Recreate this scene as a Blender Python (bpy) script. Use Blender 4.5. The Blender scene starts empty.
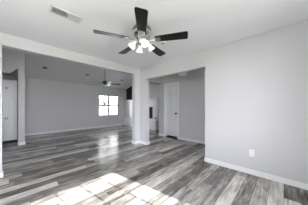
import bpy, bmesh, math, random
from mathutils import Vector, Matrix
random.seed(7)
PI = math.pi
C = bpy.context.scene.collection
S = bpy.context.scene

# ------------------------------------------------------------------ camera
H_EYE = 1.187
cd = bpy.data.cameras.new('camera')
cam = bpy.data.objects.new('camera', cd); C.objects.link(cam)
cam.location = (0, 0, H_EYE)
cam.rotation_euler = (PI/2, 0, math.atan2(.6896, .7242) - PI/2)
cd.sensor_width = 36; cd.lens = 136.5/308*36
cd.shift_y = 4.5/308
cd.clip_start = .02
S.camera = cam

# ------------------------------------------------------------------ sky, sun, exposure
SKY = 6.0
SUN = 5.8
S.view_settings.view_transform = 'Standard'
S.view_settings.look = 'None'
S.view_settings.gamma = 1
S.view_settings.use_curve_mapping = False
S.view_settings.exposure = 1.95
S.cycles.max_bounces = 14
S.cycles.diffuse_bounces = 9
S.cycles.glossy_bounces = 4
S.cycles.transparent_max_bounces = 12
S.cycles.sample_clamp_indirect = 8

w = bpy.data.worlds.new('sky'); S.world = w; w.use_nodes = True
nt = w.node_tree; nt.nodes.clear()
wo = nt.nodes.new('ShaderNodeOutputWorld'); bg = nt.nodes.new('ShaderNodeBackground')
tc = nt.nodes.new('ShaderNodeTexCoord'); sx = nt.nodes.new('ShaderNodeSeparateXYZ')
rp = nt.nodes.new('ShaderNodeValToRGB')
rp.color_ramp.elements[0].position = 0.0; rp.color_ramp.elements[0].color = (.93, .945, 1, 1)
rp.color_ramp.elements[1].position = 0.8; rp.color_ramp.elements[1].color = (.78, .86, 1, 1)
nt.links.new(tc.outputs['Generated'], sx.inputs[0]); nt.links.new(sx.outputs['Z'], rp.inputs[0])
nt.links.new(rp.outputs[0], bg.inputs[0]); bg.inputs[1].default_value = SKY
nt.links.new(bg.outputs[0], wo.inputs[0])

sd = bpy.data.lights.new('sun', 'SUN'); sd.energy = SUN; sd.angle = math.radians(.35); sd.color = (1, .985, .97)
sun = bpy.data.objects.new('sun', sd); C.objects.link(sun)
SUNV = Vector((-.157, 1, -1.0123*.597)).normalized()
sun.rotation_euler = SUNV.to_track_quat('-Z', 'Y').to_euler()
sun.location = (0, -4, 5)

def portal(name, loc, facing, sx_, sy_):
    d = bpy.data.lights.new(name, 'AREA'); d.shape = 'RECTANGLE'; d.size = sx_; d.size_y = sy_
    d.cycles.is_portal = True
    o = bpy.data.objects.new(name, d); C.objects.link(o); o.location = loc
    o.rotation_euler = Vector(facing).to_track_quat('-Z', 'Z').to_euler()

# ------------------------------------------------------------------ materials
def mat(name, col, rough=.5, metal=0, bump=0, bscale=40, spec=.5, emit=None, estr=0, vary=0, vscale=3, coat=0):
    m = bpy.data.materials.new(name); m.use_nodes = True
    n = m.node_tree; p = n.nodes['Principled BSDF']
    p.inputs['Base Color'].default_value = (*col, 1); p.inputs['Roughness'].default_value = rough
    p.inputs['Metallic'].default_value = metal; p.inputs['Specular IOR Level'].default_value = spec
    p.inputs['Coat Weight'].default_value = coat
    if emit: p.inputs['Emission Color'].default_value = (*emit, 1); p.inputs['Emission Strength'].default_value = estr
    t = n.nodes.new('ShaderNodeTexCoord')
    if vary:
        z = n.nodes.new('ShaderNodeTexNoise'); z.inputs['Scale'].default_value = vscale; z.inputs['Detail'].default_value = 4
        r = n.nodes.new('ShaderNodeValToRGB')
        r.color_ramp.elements[0].position = .3; r.color_ramp.elements[1].position = .7
        r.color_ramp.elements[0].color = (*[c*(1-vary) for c in col], 1); r.color_ramp.elements[1].color = (*[min(1, c*(1+vary)) for c in col], 1)
        n.links.new(t.outputs['Object'], z.inputs['Vector']); n.links.new(z.outputs['Fac'], r.inputs[0]); n.links.new(r.outputs[0], p.inputs['Base Color'])
    if bump:
        z = n.nodes.new('ShaderNodeTexNoise'); z.inputs['Scale'].default_value = bscale; z.inputs['Detail'].default_value = 3
        b = n.nodes.new('ShaderNodeBump'); b.inputs['Strength'].default_value = bump; b.inputs['Distance'].default_value = .004
        n.links.new(t.outputs['Object'], z.inputs['Vector']); n.links.new(z.outputs['Fac'], b.inputs['Height']); n.links.new(b.outputs[0], p.inputs['Normal'])
    return m

def glass_mat():
    m = bpy.data.materials.new('window_glass'); m.use_nodes = True; n = m.node_tree; n.nodes.clear()
    o = n.nodes.new('ShaderNodeOutputMaterial'); mx = n.nodes.new('ShaderNodeMixShader')
    tr = n.nodes.new('ShaderNodeBsdfTransparent'); gl = n.nodes.new('ShaderNodeBsdfGlossy'); fr = n.nodes.new('ShaderNodeFresnel')
    tr.inputs[0].default_value = (.96, .96, .96, 1); gl.inputs['Roughness'].default_value = .02; fr.inputs[0].default_value = 1.3
    n.links.new(fr.outputs[0], mx.inputs[0]); n.links.new(tr.outputs[0], mx.inputs[1]); n.links.new(gl.outputs[0], mx.inputs[2]); n.links.new(mx.outputs[0], o.inputs[0])
    return m

def plank_mat():
    m = bpy.data.materials.new('grey_plank_floor'); m.use_nodes = True; n = m.node_tree; p = n.nodes['Principled BSDF']
    L = n.links.new
    def N(t, **k):
        x = n.nodes.new(t)
        for a, v in k.items(): setattr(x, a, v)
        return x
    def M(op, a, b=None):
        x = N('ShaderNodeMath', operation=op)
        for i, v in enumerate((a, b)):
            if v is None: continue
            if isinstance(v, (int, float)): x.inputs[i].default_value = v
            else: L(v, x.inputs[i])
        return x.outputs[0]
    t = N('ShaderNodeTexCoord'); s = N('ShaderNodeSeparateXYZ'); L(t.outputs['Object'], s.inputs[0])
    X, Y = s.outputs['X'], s.outputs['Y']
    W, LEN = .155, 1.22
    ry = M('DIVIDE', Y, W); row = M('FLOOR', ry); fy = M('FRACT', ry)
    wn = N('ShaderNodeTexWhiteNoise', noise_dimensions='1D'); L(row, wn.inputs['W'])
    rx = M('DIVIDE', M('ADD', X, M('MULTIPLY', wn.outputs['Value'], 7.3)), LEN); colx = M('FLOOR', rx); fx = M('FRACT', rx)
    cb = N('ShaderNodeCombineXYZ'); L(colx, cb.inputs[0]); L(row, cb.inputs[1])
    wid = N('ShaderNodeTexWhiteNoise', noise_dimensions='2D'); L(cb.outputs[0], wid.inputs['Vector'])
    # grain: noise stretched along the plank, shifted per plank
    gv = N('ShaderNodeCombineXYZ'); L(M('ADD', M('MULTIPLY', X, 3.2), M('MULTIPLY', wid.outputs['Value'], 37)), gv.inputs[0]); L(M('MULTIPLY', Y, 30), gv.inputs[1]); L(M('MULTIPLY', wid.outputs['Value'], 91), gv.inputs[2])
    g = N('ShaderNodeTexNoise'); g.inputs['Scale'].default_value = 1.0; g.inputs['Detail'].default_value = 6; g.inputs['Roughness'].default_value = .65; L(gv.outputs[0], g.inputs['Vector'])
    bv = N('ShaderNodeCombineXYZ'); L(M('ADD', M('MULTIPLY', X, 3.5), M('MULTIPLY', wid.outputs['Value'], 53)), bv.inputs[0]); L(M('MULTIPLY', Y, 11), bv.inputs[1])
    b2 = N('ShaderNodeTexNoise'); b2.inputs['Scale'].default_value = 1.0; b2.inputs['Detail'].default_value = 3; L(bv.outputs[0], b2.inputs['Vector'])
    tone = M('ADD', M('MULTIPLY', wid.outputs['Value'], .72), M('ADD', M('MULTIPLY', M('SUBTRACT', g.outputs['Fac'], .5), .95), M('ADD', M('MULTIPLY', M('SUBTRACT', b2.outputs['Fac'], .5), .8), .15)))
    r = N('ShaderNodeValToRGB'); e = r.color_ramp.elements
    e[0].position = 0; e[0].color = (.05, .045, .039, 1); e[1].position = 1; e[1].color = (.70, .66, .615, 1)
    x = e.new(.35); x.color = (.19, .175, .158, 1); x = e.new(.65); x.color = (.43, .402, .372, 1)
    L(tone, r.inputs[0])
    sv = N('ShaderNodeCombineXYZ'); L(M('ADD', M('MULTIPLY', X, 2.6), M('MULTIPLY', wid.outputs['Value'], 71)), sv.inputs[0]); L(M('MULTIPLY', Y, 62), sv.inputs[1])
    s3 = N('ShaderNodeTexNoise'); s3.inputs['Scale'].default_value = 1.0; s3.inputs['Detail'].default_value = 4; L(sv.outputs[0], s3.inputs['Vector'])
    streak = N('ShaderNodeMapRange'); L(s3.outputs['Fac'], streak.inputs[0]); streak.inputs[1].default_value = .55; streak.inputs[2].default_value = .68; streak.inputs[3].default_value = 0; streak.inputs[4].default_value = .62
    # seams
    sy = M('LESS_THAN', M('MINIMUM', fy, M('SUBTRACT', 1, fy)), .012); sx_ = M('LESS_THAN', M('MINIMUM', fx, M('SUBTRACT', 1, fx)), .0018)
    seam = M('MAXIMUM', M('MAXIMUM', sy, sx_), streak.outputs[0])
    mx = N('ShaderNodeMixRGB'); L(M('MULTIPLY', seam, .8), mx.inputs[0]); L(r.outputs[0], mx.inputs[1]); mx.inputs[2].default_value = (.03, .028, .027, 1)
    L(mx.outputs[0], p.inputs['Base Color'])
    L(M('ADD', M('MULTIPLY', g.outputs['Fac'], .10), .17), p.inputs['Roughness'])
    p.inputs['Specular IOR Level'].default_value = .28
    bp = N('ShaderNodeBump'); bp.inputs['Strength'].default_value = .06; bp.inputs['Distance'].default_value = .002; L(g.outputs['Fac'], bp.inputs['Height']); L(bp.outputs[0], p.inputs['Normal'])
    return m

WALL = mat('light_grey_wall_paint', (.60, .594, .607), .55, bump=.10, bscale=55)
CEIL = mat('ceiling_paint', (.80, .80, .835), .8, bump=.22, bscale=70)
TRIM = mat('white_trim_paint', (.82, .82, .82), .35)
DOORM = mat('white_door_paint', (.76, .765, .78), .4)
FLOOR = plank_mat()
CAB = mat('white_cabinet_paint', (.84, .84, .83), .4)
GLASS = glass_mat()
BLADE = mat('dark_walnut_blade', (.012, .0095, .008), .30, vary=.35, vscale=9, spec=.22)
NICKEL = mat('brushed_nickel', (.62, .61, .60), .22, metal=1, vary=.06, vscale=30)
PEWTER = mat('pewter_metal', (.25, .24, .23), .3, metal=1)
SHADE = mat('frosted_glass_shade', (.90, .90, .89), .25, emit=(1, .97, .93), estr=.06)
BULB = mat('lit_bulb', (1, 1, 1), .4, emit=(1, .93, .84), estr=2.2)
BOWL = mat('opal_glass_bowl', (.93, .91, .90), .2)
VENTW = mat('white_vent_metal', (.64, .64, .65), .45)
DARK = mat('black_shade_fill', (.012, .012, .012), .9)  # near-black colour standing for shade in the closet and the duct
PLAST = mat('white_plastic', (.85, .85, .86), .35)
SLOT = mat('dark_slot', (.02, .02, .02), .6)
BLACKP = mat('black_wall_paint', (.012, .012, .013), .5, bump=.1)
MANTEL = mat('white_mantel_paint', (.74, .74, .75), .4, bump=.08, bscale=20)
SOOT = mat('sooty_firebrick', (.010, .010, .010), .85, bump=.5, bscale=30)
CHAR = mat('charcoal_iron', (.03, .03, .03), .5, metal=.6)
LENS = mat('unlit_lamp_lens', (.16, .16, .16), .3)
TRIMG = mat('grey_trim_ring', (.30, .30, .30), .4)
WFRAME = mat('window_frame_vinyl', (.30, .30, .30), .4)
GROUND = mat('dry_lawn', (.33, .33, .24), .9, vary=.3, vscale=2)
FENCE = mat('pale_fence_wood', (.42, .41, .40), .8, vary=.2, vscale=4)
SIDING = mat('pale_house_siding', (.37, .37, .37), .7)
ROOF = mat('grey_shingles', (.10, .10, .10), .9)
BARK = mat('tree_bark', (.10, .085, .07), .9, bump=.4)
LEAF = mat('leaf_green', (.055, .06, .045), .7, vary=.4, vscale=6)
BRONZE = mat('dark_bronze_metal', (.06, .052, .046), .38, metal=.7)
BOWLW = mat('white_bowl_glass', (.85, .85, .84), .3)
KNOBM = mat('dark_bronze_knob', (.05, .04, .035), .3, metal=1)

# ------------------------------------------------------------------ mesh helpers
def box(bm, x0, x1, y0, y1, z0, z1, bev=0):
    if x0 > x1: x0, x1 = x1, x0
    if y0 > y1: y0, y1 = y1, y0
    if z0 > z1: z0, z1 = z1, z0
    v = [bm.verts.new(p) for p in ((x0,y0,z0),(x1,y0,z0),(x1,y1,z0),(x0,y1,z0),(x0,y0,z1),(x1,y0,z1),(x1,y1,z1),(x0,y1,z1))]
    fs = [bm.faces.new([v[i] for i in q]) for q in ((3,2,1,0),(4,5,6,7),(0,1,5,4),(1,2,6,5),(2,3,7,6),(3,0,4,7))]
    if bev:
        es = {e for f in fs for e in f.edges}
        bmesh.ops.bevel(bm, geom=list(es), offset=bev, segments=2, affect='EDGES', profile=.6)
    return v

def prism(bm, pts, axis, a0, a1):
    """polygon pts extruded along axis: 'x' takes (y,z), 'y' takes (x,z), 'z' takes (x,y)"""
    def P(p, a): return {'x': (a, p[0], p[1]), 'y': (p[0], a, p[1]), 'z': (p[0], p[1], a)}[axis]
    A = [bm.verts.new(P(p, a0)) for p in pts]; B = [bm.verts.new(P(p, a1)) for p in pts]
    bm.faces.new(A); bm.faces.new(B[::-1]); n = len(pts)
    for i in range(n): bm.faces.new((A[i], B[i], B[(i+1) % n], A[(i+1) % n]))
    bmesh.ops.recalc_face_normals(bm, faces=bm.faces[:])

def lathe(bm, prof, seg=28, mtx=None):
    rings = []
    for r, z in prof:
        if r < 1e-5: rings.append([bm.verts.new((0, 0, z))])
        else: rings.append([bm.verts.new((r*math.cos(2*PI*k/seg), r*math.sin(2*PI*k/seg), z)) for k in range(seg)])
    for a, b in zip(rings, rings[1:]):
        for k in range(seg):
            k2 = (k+1) % seg
            if len(a) == 1 and len(b) == 1: continue
            if len(a) == 1: bm.faces.new((a[0], b[k2], b[k]))
            elif len(b) == 1: bm.faces.new((a[k], a[k2], b[0]))
            else: bm.faces.new((a[k], a[k2], b[k2], b[k]))
    vs = [v for r in rings for v in r]
    bmesh.ops.recalc_face_normals(bm, faces=bm.faces[:])
    if mtx is not None: bmesh.ops.transform(bm, matrix=mtx, verts=vs)
    return vs

def tube(bm, pts, rads, seg=10):
    pts = [Vector(p) for p in pts]; prev = None; rings = []
    if isinstance(rads, (int, float)): rads = [rads]*len(pts)
    for i, p in enumerate(pts):
        d = (pts[min(i+1, len(pts)-1)] - pts[max(i-1, 0)]).normalized()
        u = d.orthogonal().normalized() if prev is None else (prev - d*prev.dot(d)).normalized()
        prev = u; v = d.cross(u)
        rings.append([bm.verts.new(p + (u*math.cos(2*PI*k/seg) + v*math.sin(2*PI*k/seg))*rads[i]) for k in range(seg)])
    for a, b in zip(rings, rings[1:]):
        for k in range(seg): bm.faces.new((a[k], a[(k+1) % seg], b[(k+1) % seg], b[k]))
    bm.faces.new(rings[0][::-1]); bm.faces.new(rings[-1])

def obj(name, bm, m, parent=None, smooth=False, loc=None):
    me = bpy.data.meshes.new(name); bmesh.ops.recalc_face_normals(bm, faces=bm.faces[:]); bm.to_mesh(me); bm.free()
    me.materials.append(m)
    if smooth:
        for f in me.polygons: f.use_smooth = True
    o = bpy.data.objects.new(name, me); C.objects.link(o)
    if parent: o.parent = parent
    if loc: o.location = loc
    return o

def nb(): return bmesh.new()
def boxes(name, lst, m, parent=None, bev=0):
    b = nb()
    for q in lst: box(b, *q, bev=bev)
    return obj(name, b, m, parent)

def thing(name, label, cat, loc=(0,0,0), rotz=0, group=None):
    o = bpy.data.objects.new(name, None); C.objects.link(o); o.location = loc; o.rotation_euler = (0,0,rotz)
    o['label'] = label; o['category'] = cat
    if group: o['group'] = group
    return o
def struct(o, label=None):
    o['kind'] = 'structure'
    if label: o['label'] = label
    return o
def tag(o, label, cat, group=None):
    o['label'] = label; o['category'] = cat
    if group: o['group'] = group
    return o
def copy_tree(o, parent=None):
    c = o.copy(); C.objects.link(c)
    if parent: c.parent = parent
    for ch in list(o.children): copy_tree(ch, c)
    return c

# ------------------------------------------------------------------ dimensions (metres; camera stands at x=y=0)
AY, AT = 3.447, .13            # wall with the wide opening
BX, BT = 2.932, .13            # wall with the narrow opening
LX = -1.4                      # left side of the near room
KX = -2.0                      # left side of the kitchen
NY = -1.1                      # wall behind the camera
ZC = 2.44
HX, HYE = 4.28, 3.79           # hall back wall and where it ends
FY = 7.7                       # far wall of the living room
FX = 5.40                      # fireplace wall
VS = .333; RIDGE = 5.65; ZR = 2.4 + VS*(FY-RIDGE)
Z0 = ZR - (RIDGE-HYE)*VS
OPA0, OPA1, OPAZ = -.10, 2.73, 2.235
OPB0, OPB1, OPBZ = 1.25, 3.125, 2.072

# ------------------------------------------------------------------ structure
struct(boxes('floor', [(KX-.13, FX+.6, NY-.13, FY+.13, -.12, 0)], FLOOR), 'grey wood-look plank floor running through all rooms')
CEILO = struct(boxes('ceiling', [(LX-.13, HX+.13, NY-.13, HYE, ZC, ZC+.14)], CEIL), 'flat white ceiling of the near room')
b = nb(); prism(b, [(HYE, Z0), (RIDGE, ZR), (FY+.0, 2.4), (FY+.13, 2.4), (FY+.13, 2.52), (RIDGE, ZR+.14), (HYE, Z0+.14)], 'x', KX-.13, FX+.13)
struct(obj('ceiling_vaulted', b, CEIL), 'grey vaulted ceiling of the living room')

struct(boxes('wall_left', [(KX-.13, OPA0, AY, AY+AT, 0, ZC), (OPA0, OPA1, AY, AY+AT, OPAZ, ZC), (OPA1, BX, AY, AY+AT, 0, ZC)], WALL), 'wall with the wide opening to the living room')
struct(boxes('wall_right', [(BX, BX+BT, NY, OPB0, 0, ZC), (BX, BX+BT, OPB0, OPB1, OPBZ, ZC), (BX, BX+BT, OPB1, HYE, 0, ZC), (2.90, BX, AY+AT, HYE, 0, ZC)], WALL), 'light grey wall with the narrower opening to the hall')
struct(boxes('wall_hall_header', [(BX+BT, HX, HYE-.13, HYE, 2.14, ZC), (KX-.13, 2.90, AY+AT, HYE, 2.40, ZC)], WALL))
# hall wall with a door opening
DY0, DY1, DZ = 2.86, 3.44, 2.06
struct(boxes('wall_hall', [(HX, HX+.13, .2, DY0, 0, ZC), (HX, HX+.13, DY0, DY1, DZ, ZC), (HX, HX+.13, DY1, HYE, 0, ZC+.06), (HX+.13, FX, HYE-.13, HYE, 0, Z0), (BX+BT, HX+.13, .07, .2, 0, ZC)], WALL), 'grey hall wall holding the white panelled door')
struct(boxes('wall_closet', [(HX+.13, HX+.75, DY0-.15, DY0-.05, 0, ZC), (HX+.75, HX+.85, DY0-.15, HYE-.13, 0, ZC), (HX+.13, HX+.85, DY0-.15, HYE-.13, ZC, ZC+.1)], DARK))  # closet walls coloured near black as the shade behind the door gap
# fireplace wall and kitchen side wall (gables)
gab = [(HYE-.13, 0), (FY, 0), (FY, 2.42), (RIDGE, ZR+.02), (HYE-.13, Z0+.02)]
b = nb(); prism(b, gab, 'x', FX, FX+.13); struct(obj('wall_fireplace', b, WALL))
# living-room window 1: two sash windows side by side in the far wall
WX0, WX1, WZ0, WZ1 = 3.47, 4.79, .665, 1.90
struct(boxes('wall_far', [(KX-.13, WX0, FY, FY+.13, 0, 2.4), (WX0, WX1, FY, FY+.13, 0, WZ0), (WX0, WX1, FY, FY+.13, WZ1, 2.4), (WX1, FX+.13, FY, FY+.13, 0, 2.4)], WALL), 'far grey wall of the living room with window')
# wall behind the camera with the muntin window that throws the sun patch
BW0, BW1, BZ0, BZ1 = .66, 1.85, .478, 2.13
VW0, VW1 = -1.2, .18  # second back window, added out of view to brighten ceiling and header
struct(boxes('wall_back', [(LX-.13, VW0, NY-.13, NY, 0, ZC), (VW1, BW0, NY-.13, NY, 0, ZC), (VW0, VW1, NY-.13, NY, 0, BZ0), (VW0, VW1, NY-.13, NY, BZ1, ZC), (BW0, BW1, NY-.13, NY, 0, BZ0), (BW0, BW1, NY-.13, NY, BZ1, ZC), (BW1, BX+BT, NY-.13, NY, 0, ZC)], WALL))
# side wall of the near room with an unseen window added to light the hall and right wall
PY0, PY1, PZ0, PZ1 = 1.30, 1.95, .50, 2.05
struct(boxes('wall_side', [(LX-.13, LX, NY, PY0, 0, ZC), (LX-.13, LX, PY0, PY1, 0, PZ0), (LX-.13, LX, PY0, PY1, PZ1, ZC), (LX-.13, LX, PY1, AY, 0, ZC)], WALL))
# kitchen side wall with a high unseen window added to brighten post and pantry
KY0, KY1, KZ0, KZ1 = 4.4, 5.1, 1.35, 2.10
b = nb(); prism(b, [(AY+AT, 0), (KY0, 0), (KY0, 2.42), (AY+AT, 2.42)], 'x', KX-.13, KX)
prism(b, [(KY1, 0), (FY, 0), (FY, 2.42), (KY1, 2.42)], 'x', KX-.13, KX)
box(b, KX-.13, KX, KY0, KY1, 0, KZ0); box(b, KX-.13, KX, KY0, KY1, KZ1, 2.42)
prism(b, [(AY+AT, 2.42), (FY, 2.42), (RIDGE, ZR+.02), (HYE, Z0+.02), (AY+AT, Z0+.02)], 'x', KX-.13, KX)
struct(obj('wall_kitchen', b, WALL))
# partition that ends as a post beside the pantry, and the header over the kitchen
PX0, PX1, PYF = .163, .313, 5.95
vz = lambda y: ZR - VS*abs(y-RIDGE)
b = nb(); box(b, PX0, PX1, PYF, FY, 0, 2.40); struct(obj('wall_partition', b, WALL), 'end of the partition wall beside the pantry')
b = nb(); prism(b, [(PX1, 2.40), (PX1, vz(PYF)-.03), (KX, vz(PYF)-.03), (KX, 2.20), (-.01, 2.20), (PX0, 2.40)], 'y', PYF, PYF+.10)
struct(obj('wall_kitchen_header', b, WALL))

# baseboards
def baseboard(name, runs, m=TRIM, h=.085, t=.014):
    b = nb()
    for x0, x1, y0, y1 in runs:
        box(b, x0, x1, y0, y1, 0, h-.012); 
        # thinner top lip
        dx, dy = abs(x1-x0), abs(y1-y0)
        box(b, x0+(.0 if dx > dy else .003), x1-(.0 if dx > dy else .003), y0+(.003 if dx > dy else 0), y1-(.003 if dx > dy else 0), h-.012, h)
    return struct(obj(name, b, m))
t = .014
baseboard('baseboard_right', [(BX-t, BX, NY, OPB0), (BX-t, BX+BT+t, OPB0, OPB0+t), (BX-t, BX, OPB1, AY), (BX-t, BX+BT+t, OPB1-t, OPB1)])
baseboard('baseboard_left', [(LX, OPA0, AY-t, AY), (OPA0, OPA0+t, AY-t, AY+AT), (OPA1, BX-t, AY-t, AY), (OPA1-t, OPA1, AY-t, AY+AT+t)])
baseboard('baseboard_far', [(PX1+t, 5.08, FY-t, FY)])
baseboard('baseboard_partition', [(PX0-t, PX1+t, PYF-t, PYF), (PX1, PX1+t, PYF, FY), ])
baseboard('baseboard_hall', [(HX-t, HX, .2, DY0-.075), (HX-t, HX, DY1+.075, HYE)])
baseboard('baseboard_back', [(LX, BX, NY, NY+t)])

# ------------------------------------------------------------------ windows
def sash_window(name, label, x0, x1, z0, z1, y):
    root = struct(bpy.data.objects.new(name, None)); C.objects.link(root); root['label'] = label
    xm = (x0+x1)/2; zm = (z0+z1)/2; f = .045
    boxes('window_frame', [(x0, x0+f, y, y+.09, z0, z1), (x1-f, x1, y, y+.09, z0, z1), (x0+f, x1-f, y, y+.09, z0, z0+f), (x0+f, x1-f, y, y+.09, z1-f, z1), (xm-.035, xm+.035, y, y+.09, z0+f, z1-f)], WFRAME, root)
    for a, c in ((x0+f, xm-.035), (xm+.035, x1-f)):
        s = boxes('sash', [(a, c, y+.03, y+.06, zm-.04, zm+.04), (a, a+.02, y+.03, y+.06, z0+f, z1-f), (c-.02, c, y+.03, y+.06, z0+f, z1-f)], WFRAME, root)
        boxes('pane', [(a+.02, c-.02, y+.042, y+.046, z0+f, z1-f)], GLASS, s)
    boxes('window_sill', [(x0-.04, x1+.04, y-.05, y+.01, z0-.03, z0)], TRIM, root)
sash_window('window_1', 'pair of bright sash windows in the far living room wall', WX0, WX1, WZ0, WZ1, FY+.02)
portal('portal_living', ((WX0+WX1)/2, FY+.15, (WZ0+WZ1)/2), (0, -1, 0), WX1-WX0, WZ1-WZ0)

def muntin_window(name, label, x0, x1, z0, z1, y, nc, nr):
    root = struct(bpy.data.objects.new(name, None)); C.objects.link(root); root['label'] = label
    f = .03; m = []
    m += [(x0, x0+f, y, y+.08, z0, z1), (x1-f, x1, y, y+.08, z0, z1), (x0+f, x1-f, y, y+.08, z0, z0+f), (x0+f, x1-f, y, y+.08, z1-f, z1)]
    boxes('window_frame', m, TRIM, root)
    g = []
    for k in range(1, nc): xx = x0+(x1-x0)*k/nc; g.append((xx-.007, xx+.007, y+.03, y+.055, z0+f, z1-f))
    for k in range(1, nr):
        zz = z0+.393*k; hw = .014 if k == nr//2 else .007
        g.append((x0+f, x1-f, y+.032, y+.053, zz-hw, zz+hw))
    boxes('muntin', g, TRIM, root)
    boxes('pane', [(x0+f, x1-f, y+.040, y+.044, z0+f, z1-f)], GLASS, root)
muntin_window('window_2', 'gridded window behind the camera that casts the sun patch', BW0, BW1, BZ0, BZ1, NY-.11, 4, 4)
portal('portal_back', ((BW0+BW1)/2, NY-.15, (BZ0+BZ1)/2), (0, 1, 0), BW1-BW0, BZ1-BZ0)

def side_glazing(name, label, x, y0, y1, z0, z1, n):
    root = struct(bpy.data.objects.new(name, None)); C.objects.link(root); root['label'] = label
    f = .05
    fr = [(x, x+.08, y0, y0+f, z0, z1), (x, x+.08, y1-f, y1, z0, z1), (x, x+.08, y0+f, y1-f, z0, z0+f), (x, x+.08, y0+f, y1-f, z1-f, z1)]
    for k in range(1, n): yy = y0+(y1-y0)*k/n; fr.append((x, x+.08, yy-.035, yy+.035, z0+f, z1-f))
    boxes('window_frame', fr, TRIM, root)
    boxes('pane', [(x+.04, x+.044, y0+f, y1-f, z0+f, z1-f)], GLASS, root)
muntin_window('added_window_back', 'second gridded window behind the camera, added to brighten the near room', VW0, VW1, BZ0, BZ1, NY-.11, 4, 4)
portal('portal_back_second', ((VW0+VW1)/2, NY-.15, (BZ0+BZ1)/2), (0, 1, 0), VW1-VW0, BZ1-BZ0)
side_glazing('added_window_side', 'unseen side window added to light the hall and right wall', LX-.10, PY0, PY1, PZ0, PZ1, 1)
portal('portal_side', (LX-.15, (PY0+PY1)/2, (PZ0+PZ1)/2), (1, 0, 0), PY1-PY0, PZ1-PZ0)

side_glazing('added_window_kitchen', 'small high kitchen window, unseen, added to brighten the post and pantry', KX-.10, KY0, KY1, KZ0, KZ1, 1)
portal('portal_kitchen', (KX-.15, (KY0+KY1)/2, (KZ0+KZ1)/2), (1, 0, 0), KY1-KY0, KZ1-KZ0)

# ------------------------------------------------------------------ hall door
root = struct(bpy.data.objects.new('door_1', None)); C.objects.link(root); root['label'] = 'white panelled hall door with dark knob'
b = nb(); dx = HX+.012
ya, yb, za, zb = DY0+.022, DY1-.022, .075, DZ-.02
box(b, dx+.012, dx+.036, ya, yb, za, zb)
st, mid = .085, (ya+yb)/2
zs = [za, .24, .86, 1.06, 1.62, 1.72, 1.93, zb]       # rails between panels
for y0, y1 in ((ya, ya+st), (yb-st, yb), (mid-.045, mid+.045)): box(b, dx, dx+.012, y0, y1, za, zb)
for k in (0, 2, 4, 6):
    for y0, y1 in ((ya+st, mid-.045), (mid+.045, yb-st)): box(b, dx, dx+.012, y0, y1, zs[k], zs[k+1])
for k in (1, 3, 5):
    for y0, y1 in ((ya+st, mid-.045), (mid+.045, yb-st)):
        box(b, dx+.004, dx+.013, y0+.022, y1-.022, zs[k]+.022, zs[k+1]-.022, bev=.004)
obj('door_leaf', b, DOORM, root)
b = nb(); lathe(b, [(0, .06), (.018, .058), (.027, .045), (.026, .034), (.012, .026), (.010, .008), (.030, .006), (.032, 0), (0, 0)], 20, Matrix.Translation((dx, ya+.055, .94)) @ Matrix.Rotation(-PI/2, 4, 'Y'))
obj('door_knob', b, KNOBM, root, True)
boxes('door_frame', [(HX, HX+.12, DY0, DY0+.02, 0, DZ), (HX, HX+.12, DY1-.02, DY1, 0, DZ), (HX, HX+.12, DY0+.02, DY1-.02, DZ-.02, DZ)], TRIM, root)
struct(boxes('gap_shade_strip', [(HX-.01, HX+.12, DY0+.02, DY1-.02, 0, .012)], KNOBM), 'dark strip added under the hall door as the shade of its gap')  # dark strip added to deepen the shade in the gap below the door
struct(boxes('trim_1', [(HX-.016, HX, DY0-.068, DY0+.006, 0, DZ+.06), (HX-.016, HX, DY1-.006, DY1+.068, 0, DZ+.06), (HX-.016, HX, DY0+.006, DY1-.006, DZ-.006, DZ+.06)], TRIM), 'white casing around the hall door')

# ------------------------------------------------------------------ fireplace
fp = thing('fireplace', 'white fireplace with raised hearth, mantel ledge and black panel above', 'fireplace', (FX, 6.1, 0))
def fb(name, lst, m, bev=0):
    return boxes(name, [(x0-FX, x1-FX, y0-6.1, y1-6.1, z0, z1) for x0, x1, y0, y1, z0, z1 in lst], m, fp, bev)
fb('hearth', [(5.10, FX-.001, 4.72, FY-.02, 0, .44), (5.08, FX-.001, 4.70, FY-.018, .44, .475)], MANTEL)
fy0, fy1, fz0, fz1 = 5.09, 6.5, .56, 1.19
fb('surround', [(5.24, FX-.001, 4.74, fy0, .475, 1.6), (5.24, FX-.001, fy1, FY-.02, .475, 1.6), (5.24, FX-.001, fy0, fy1, fz1, 1.6), (5.24, FX-.001, fy0, fy1, .475, fz0)], MANTEL)
fb('firebox', [(5.385, 5.395, fy0, fy1, fz0, fz1), (5.26, 5.385, fy0, fy0+.01, fz0, fz1), (5.26, 5.385, fy1-.01, fy1, fz0, fz1), (5.26, 5.385, fy0+.01, fy1-.01, fz0, fz0+.01), (5.26, 5.385, fy0+.01, fy1-.01, fz1-.01, fz1)], SOOT)
g = nb()
for k in range(7): tube(g, [(5.30-FX, fy0+.3+k*.1-6.1, fz0+.012), (5.30-FX, fy0+.3+k*.1-6.1, fz0+.13)], .007, 8)
tube(g, [(5.30-FX, fy0+.25-6.1, fz0+.06), (5.30-FX, fy0+.95-6.1, fz0+.06)], .009, 8)
obj('grate', g, CHAR, fp)
fb('mantel_shelf', [(5.17, FX-.001, 4.70, FY-.018, 1.60, 1.645)], MANTEL, .006)
b = nb(); by0, by1 = 5.75, FY-.06
prism(b, [(by0-6.1, 1.645), (by1-6.1, 1.645), (by1-6.1, vz(by1)-.06), (by0-6.1, vz(by0)-.06)], 'x', -.05, -.001)
obj('black_panel', b, BLACKP, fp)
b = nb(); prism(b, [(by0-6.1, vz(by0)-.06), (by1-6.1, vz(by1)-.06), (by1-6.1, vz(by1)-.003), (by0-6.1, vz(by0)-.003)], 'x', -.065, -.001)
obj('sloping_trim', b, TRIM, fp)
gv = thing('gas_valve', 'small dark round gas valve with key right of the firebox', 'valve', (5.24, 4.86, .60))
b = nb(); lathe(b, [(0, .006), (.045, .006), (.05, 0), (0, 0)], 20, Matrix.Rotation(-PI/2, 4, 'Y')); obj('escutcheon', b, KNOBM, gv)
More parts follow.
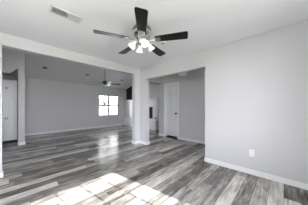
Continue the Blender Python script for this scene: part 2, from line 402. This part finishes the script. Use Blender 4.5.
b = nb(); tube(b, [(0, 0, 0), (-.07, 0, 0)], .008, 8); tube(b, [(-.07, -.03, 0), (-.07, .03, 0)], .008, 8); obj('key', b, KNOBM, gv)

# ------------------------------------------------------------------ pantry cabinet
CX0, CX1, CYF, CZT = -.345, .150, 6.50, 2.045
pc = thing('pantry_cabinet', 'tall white panelled pantry cabinet behind the partition post at left', 'cabinet', ((CX0+CX1)/2, CYF, 0))
ox = (CX0+CX1)/2
boxes('cabinet_body', [(CX0-ox, CX1-ox, .022, .60, .09, CZT), (CX0-ox-.01, CX1-ox+.005, .0, .61, CZT, CZT+.025)], CAB, pc)
boxes('toe_kick', [(CX0-ox, CX1-ox, .07, .58, 0, .09)], SLOT, pc)
dw = (CX1-CX0)/2
for k, x0 in enumerate((CX0-ox+.004, .002)):
    x1 = x0 + dw - .006
    for (z0, z1, kz) in ((.10, 1.52, .82), (1.53, CZT-.01, 1.80)):
        d = nb(); s = .045
        box(d, x0, x1, .021, .0215, z0, z1)
        box(d, x0, x0+s, -.016, .021, z0, z1); box(d, x1-s, x1, -.016, .021, z0, z1); box(d, x0+s, x1-s, -.016, .021, z0, z0+s); box(d, x0+s, x1-s, -.016, .021, z1-s, z1)
        box(d, x0+s+.034, x1-s-.034, -.006, .0212, z0+s+.034, z1-s-.034, bev=.007)
        dd = obj('door', d, CAB, pc)
        hb = nb(); hx = x1-.02 if k == 0 else x0+.02
        tube(hb, [(hx, .0, kz-.035), (hx, -.024, kz-.035), (hx, -.026, kz+.035), (hx, 0, kz+.035)], .007, 8)
        obj('handle', hb, KNOBM, dd)

# ------------------------------------------------------------------ ceiling fans
def blade_mesh(r0, r1, w0, w1, th=.007, pitch=-12):
    b = nb(); pts = []
    n = 6; c = .028
    def corner(cx, cy, a0):
        for k in range(n+1):
            a = a0 + PI/2*k/n; pts.append((cx + c*math.cos(a), cy + c*math.sin(a)))
    corner(r1-c, w1/2-c, 0); corner(r0+c, w0/2-c, PI/2); corner(r0+c, -w0/2+c, PI); corner(r1-c, -w1/2+c, 1.5*PI)
    prism(b, pts, 'z', -th/2, th/2)
    bmesh.ops.transform(b, matrix=Matrix.Rotation(math.radians(pitch), 4, 'X'), verts=b.verts[:])
    return b

def iron_mesh():
    b = nb()
    prism(b, [(.095, -.018), (.17, -.014), (.20, -.045), (.275, -.040), (.285, 0), (.275, .040), (.20, .045), (.17, .014), (.095, .018)], 'z', -.0125, -.0055)
    bmesh.ops.transform(b, matrix=Matrix.Rotation(math.radians(-12), 4, 'X'), verts=b.verts[:])
    for x, y in ((.225, .022), (.225, -.022), (.262, 0)): lathe(b, [(0, -.017), (.006, -.016), (.007, -.0122), (0, -.0122)], 8, Matrix.Translation((x, y, -y*.21)))
    return b

# near fan: origin at the ceiling
FXn, FYn = 1.352, 1.534
zb = 2.178 - ZC
fan = thing('ceiling_fan', 'nickel ceiling fan with five dark blades and cluster of white glass shades', 'ceiling fan', (FXn, FYn, ZC))
b = nb(); lathe(b, [(0, 0), (.085, 0), (.088, -.018), (.07, -.03), (.07, -.045), (.115, -.06), (.132, -.085), (.134, -.15), (.122, -.185), (.09, -.20), (.085, -.235), (0, -.235)], 36)
obj('motor_housing', b, NICKEL, fan, True)
b = nb(); lathe(b, [(.1345, -.095), (.1375, -.10), (.1375, -.135), (.1345, -.14)], 36); obj('housing_band', b, PEWTER, fan, True)
# the first blade points back towards the camera
base = math.atan2(-.6896*.672-.7242*.05, -.7242*.672+.6896*.05)
bme = ime = None
for k in range(5):
    a = base + 2*PI*k/5
    if bme is None:
        o = obj('blade', blade_mesh(.20, .665, .115, .145), BLADE, fan); bme = o.data
        i = obj('blade_iron', iron_mesh(), NICKEL, o); ime = i.data
    else:
        o = bpy.data.objects.new('blade', bme); C.objects.link(o); o.parent = fan
        i = bpy.data.objects.new('blade_iron', ime); C.objects.link(i); i.parent = o
    o.location = (0, 0, zb); o.rotation_euler = (0, 0, a)
b = nb(); lathe(b, [(0, -.235), (.062, -.235), (.066, -.255), (.06, -.285), (.05, -.31), (.03, -.33), (.012, -.34), (.010, -.352), (0, -.355)], 28)
obj('light_fitter', b, NICKEL, fan, True)
for k in range(4):
    a = base + .28 + k*PI/2
    R = Matrix.Rotation(a, 4, 'Z')
    arm = nb()
    tube(arm, [R @ Vector(p) for p in ((.05, 0, -.285), (.085, 0, -.278), (.105, 0, -.292), (.112, 0, -.31))], .010, 10)
    ao = obj('lamp_arm', arm, NICKEL, fan, True)
    T = R @ Matrix.Translation((.104, 0, -.296)) @ Matrix.Rotation(-math.radians(33), 4, 'Y') @ Matrix.Scale(.9, 4)
    sh = nb(); lathe(sh, [(.020, 0), (.026, -.006), (.030, -.03), (.040, -.055), (.055, -.085), (.062, -.110), (.060, -.111), (.053, -.086), (.038, -.057), (.027, -.03), (.020, -.006)], 26, T)
    so = obj('lamp_shade', sh, SHADE, fan, True)
    bu = nb(); lathe(bu, [(0, -.02), (.010, -.022), (.013, -.045), (.022, -.065), (.023, -.078), (.014, -.092), (0, -.096)], 16, T)
    obj('bulb', bu, BULB, so, True)
b = nb(); tube(b, [(.045, -.03, -.32), (.047, -.032, -.45)], .0018, 6); lathe(b, [(0, -.445), (.005, -.45), (.006, -.465), (0, -.472)], 10, Matrix.Translation((.047, -.032, 0)))
obj('pull_chain', b, NICKEL, fan)

# living-room fan on a long down rod
FX2, FY2 = 2.86, 5.70
zt = vz(FY2)
f2 = thing('ceiling_fan', 'smaller distant ceiling fan on long rod in front of the far window', 'ceiling fan', (FX2, FY2, zt))
z2 = 2.215 - zt
b = nb(); lathe(b, [(0, .012), (.07, .0), (.068, -.05), (.03, -.08), (0, -.08)], 24); obj('canopy', b, BRONZE, f2, True)
b = nb(); tube(b, [(0, 0, -.06), (0, 0, z2+.12)], .014, 12); obj('down_rod', b, BRONZE, f2, True)
b = nb(); lathe(b, [(0, z2+.14), (.03, z2+.135), (.04, z2+.11), (.10, z2+.10), (.12, z2+.07), (.12, z2+.02), (.09, z2-.02), (.06, z2-.05), (0, z2-.05)], 28); obj('motor_housing', b, BRONZE, f2, True)
b = nb(); lathe(b, [(.06, z2-.05), (.095, z2-.055), (.097, z2-.07), (.08, z2-.11), (.045, z2-.135), (0, z2-.145), (0, z2-.05)], 26); obj('light_bowl', b, BOWLW, f2, True)
for k in range(5):
    o = bpy.data.objects.new('blade', bme); C.objects.link(o); o.parent = f2
    i = bpy.data.objects.new('blade_iron', ime); C.objects.link(i); i.parent = o
    o.location = (0, 0, z2); o.rotation_euler = (0, 0, base + .62 + 2*PI*k/5)

# ------------------------------------------------------------------ ceiling register
vt = thing('ceiling_vent', 'white rectangular ceiling air vent, one half of its louvres dark', 'vent', (.525, 2.142, ZC))
hx, hy = .187, .083
boxes('frame', [(-hx, hx, -hy, -hy+.024, -.008, 0), (-hx, hx, hy-.024, hy, -.008, 0), (-hx, -hx+.028, -hy+.024, hy-.024, -.008, 0), (hx-.028, hx, -hy+.024, hy-.024, -.008, 0), (-.005, .005, -hy+.024, hy-.024, -.008, 0)], VENTW, vt)
boxes('duct_shade_sheet', [(-hx+.028, hx-.028, -hy+.024, hy-.024, -.0025, -.0005)], DARK, vt)  # flat black sheet in place of the shaded hole behind the louvres
for sgn, ang in ((-1, -40), (1, 40)):
    n = 9
    for k in range(n):
        x = sgn*(.012 + (hx-.028-.016)*(k+.5)/n)
        b = nb(); box(b, -.0072, .0072, -hy+.024, hy-.024, -.0006, .0006)
        bmesh.ops.transform(b, matrix=Matrix.Translation((x, 0, -.0095)) @ Matrix.Rotation(math.radians(ang), 4, 'Y'), verts=b.verts[:])
        obj('louvre', b, VENTW, vt)
boxes('damper_lever', [(hx-.022, hx-.016, -.012, .012, -.018, -.008)], VENTW, vt)

# small round ceiling detector
sdt = thing('smoke_detector', 'tiny round white detector on ceiling right of the near fan', 'smoke detector', (2.03, 1.69, ZC))
b = nb(); lathe(b, [(0, 0), (.052, 0), (.052, -.012), (.044, -.024), (.03, -.028), (0, -.028)], 24); obj('housing', b, PLAST, sdt, True)
b = nb(); lathe(b, [(.016, -.0275), (.030, -.0275), (.028, -.031), (.016, -.031)], 20); obj('sensor_ring', b, SLOT, sdt, True)

# hall flush-mount light
hl = thing('ceiling_light', 'round flush ceiling light with opal bowl in the hall', 'ceiling light', (3.90, 2.40, ZC))
b = nb(); lathe(b, [(0, 0), (.165, 0), (.172, -.02), (.172, -.06), (.16, -.075), (0, -.075)], 30); obj('base', b, NICKEL, hl, True)
b = nb(); lathe(b, [(.158, -.075), (.166, -.09), (.166, -.15), (.155, -.19), (.12, -.215), (.06, -.228), (0, -.23)], 30); obj('glass_bowl', b, BOWL, hl, True)
b = nb(); lathe(b, [(0, -.228), (.014, -.23), (.012, -.242), (0, -.248)], 12); obj('finial', b, NICKEL, hl, True)

# recessed lights of the vaulted ceiling
tilt = math.atan(VS)
spots = [(.92, 'leftmost of the three unlit recessed lights in the vaulted ceiling'), (2.50, 'middle one of three unlit recessed lights in the vaulted ceiling'), (4.41, 'rightmost of three unlit recessed lights, right of the distant fan')]
r0 = None
for x, lab in spots:
    if r0 is None:
        r0 = thing('recessed_light', lab, 'recessed light', group='recessed lights in the vaulted ceiling')
        b = nb(); lathe(b, [(.055, .0), (.085, .0), (.088, -.006), (.06, -.010), (.055, -.004)], 26); obj('trim_ring', b, TRIMG, r0, True)
        b = nb(); lathe(b, [(0, -.003), (.057, -.003), (.057, -.001), (0, -.001)], 26); obj('lens', b, LENS, r0, True)
        o = r0
    else:
        o = copy_tree(r0); o['label'] = lab
    o.location = (x, 6.75, vz(6.75)); o.rotation_euler = (-tilt, 0, 0)

# wall outlet
oy, oz = .41, .375
ot = thing('wall_outlet', 'white duplex outlet low on the bare right wall', 'outlet', (BX, oy, oz))
boxes('cover_plate', [(-.006, 0, -.036, .036, -.058, .058)], PLAST, ot, .002)
for s in (-1, 1):
    r = boxes('receptacle', [(-.0085, -.006, -.017, .017, s*.022-.014, s*.022+.014)], PLAST, ot)
    boxes('slot', [(-.009, -.0084, -.008, -.005, s*.022-.006, s*.022+.006), (-.009, -.0084, .005, .008, s*.022-.006, s*.022+.006)], SLOT, r)

# ------------------------------------------------------------------ outdoors
struct(boxes('ground', [(-30, 40, -30, 45, -.40, -.30)], GROUND))
nh = thing('sky_blocking_house', 'pale sided neighbouring house added outside the far window to dim the sky', 'house', (9.0, 13.5, -.3))  # tall house added to hold bright sky out of window and floor reflection
b = nb()
for k in range(30):
    z = .3+.16*k; prism(b, [(0, z), (-.022, z), (-.004, z+.16), (0, z+.16)], 'x', -7, 7)
box(b, -7, 7, 0, .2, 0, 5.1)
obj('siding_wall', b, SIDING, nh)
b = nb(); prism(b, [(-.55, 4.95), (-.55, 5.12), (3.5, 7.0), (3.5, 6.8)], 'x', -7.4, 7.4); obj('roof', b, ROOF, nh)
for x in (-3.2, -.4):
    q = boxes('window', [(x-.5, x-.44, -.06, .0, 1.0, 2.4), (x+.44, x+.5, -.06, 0, 1.0, 2.4), (x-.44, x+.44, -.06, 0, 1.0, 1.06), (x-.44, x+.44, -.06, 0, 2.34, 2.4), (x-.44, x+.44, -.055, 0, 1.68, 1.73)], TRIM, nh)
    boxes('pane', [(x-.44, x+.44, -.035, -.03, 1.06, 2.34)], LENS, q)
gf = thing('garden_fence', 'low board fence in front of the neighbouring house', 'fence', (8.5, 11.9, -.3))
boxes('boards', [(-6+.16*k, -6+.16*k+.15, 0, .025, 0, 1.45) for k in range(70)], FENCE, gf)
boxes('rail', [(-6, 5.2, -.05, 0, .4, .49), (-6, 5.2, -.05, 0, 1.15, 1.24)], FENCE, gf)
tr = thing('garden_tree', 'slim leafy tree outside the left sash of the far window', 'tree', (5.52, 11.2, -.3))
b = nb(); tube(b, [(0, 0, -.1), (.03, 0, .8), (0, .03, 1.7), (.06, 0, 2.6), (.05, 0, 3.3)], [.07, .06, .05, .035, .015], 9)
for k in range(7):
    a = k*2.4; z = 1.3+.28*k; tube(b, [(0.02, 0, z), (.35*math.cos(a), .35*math.sin(a), z+.25), (.7*math.cos(a), .7*math.sin(a), z+.4)], [.025, .016, .006], 6)
obj('trunk', b, BARK, tr, True)
b = nb()
for k in range(260):
    a = random.uniform(0, 2*PI); z = random.uniform(1.55, 2.3); r = random.uniform(.03, .42)
    p = Vector((r*math.cos(a), r*math.sin(a), z)); q = Matrix.Rotation(random.uniform(0, 6), 4, random.choice('XYZ')) @ Matrix.Rotation(random.uniform(0, 6), 4, 'Z')
    vs = [b.verts.new(p + (q @ Vector(c))) for c in ((-.09, 0, 0), (0, -.045, .008), (.10, 0, 0), (0, .045, .008))]
    b.faces.new(vs)
obj('foliage', b, LEAF, tr)
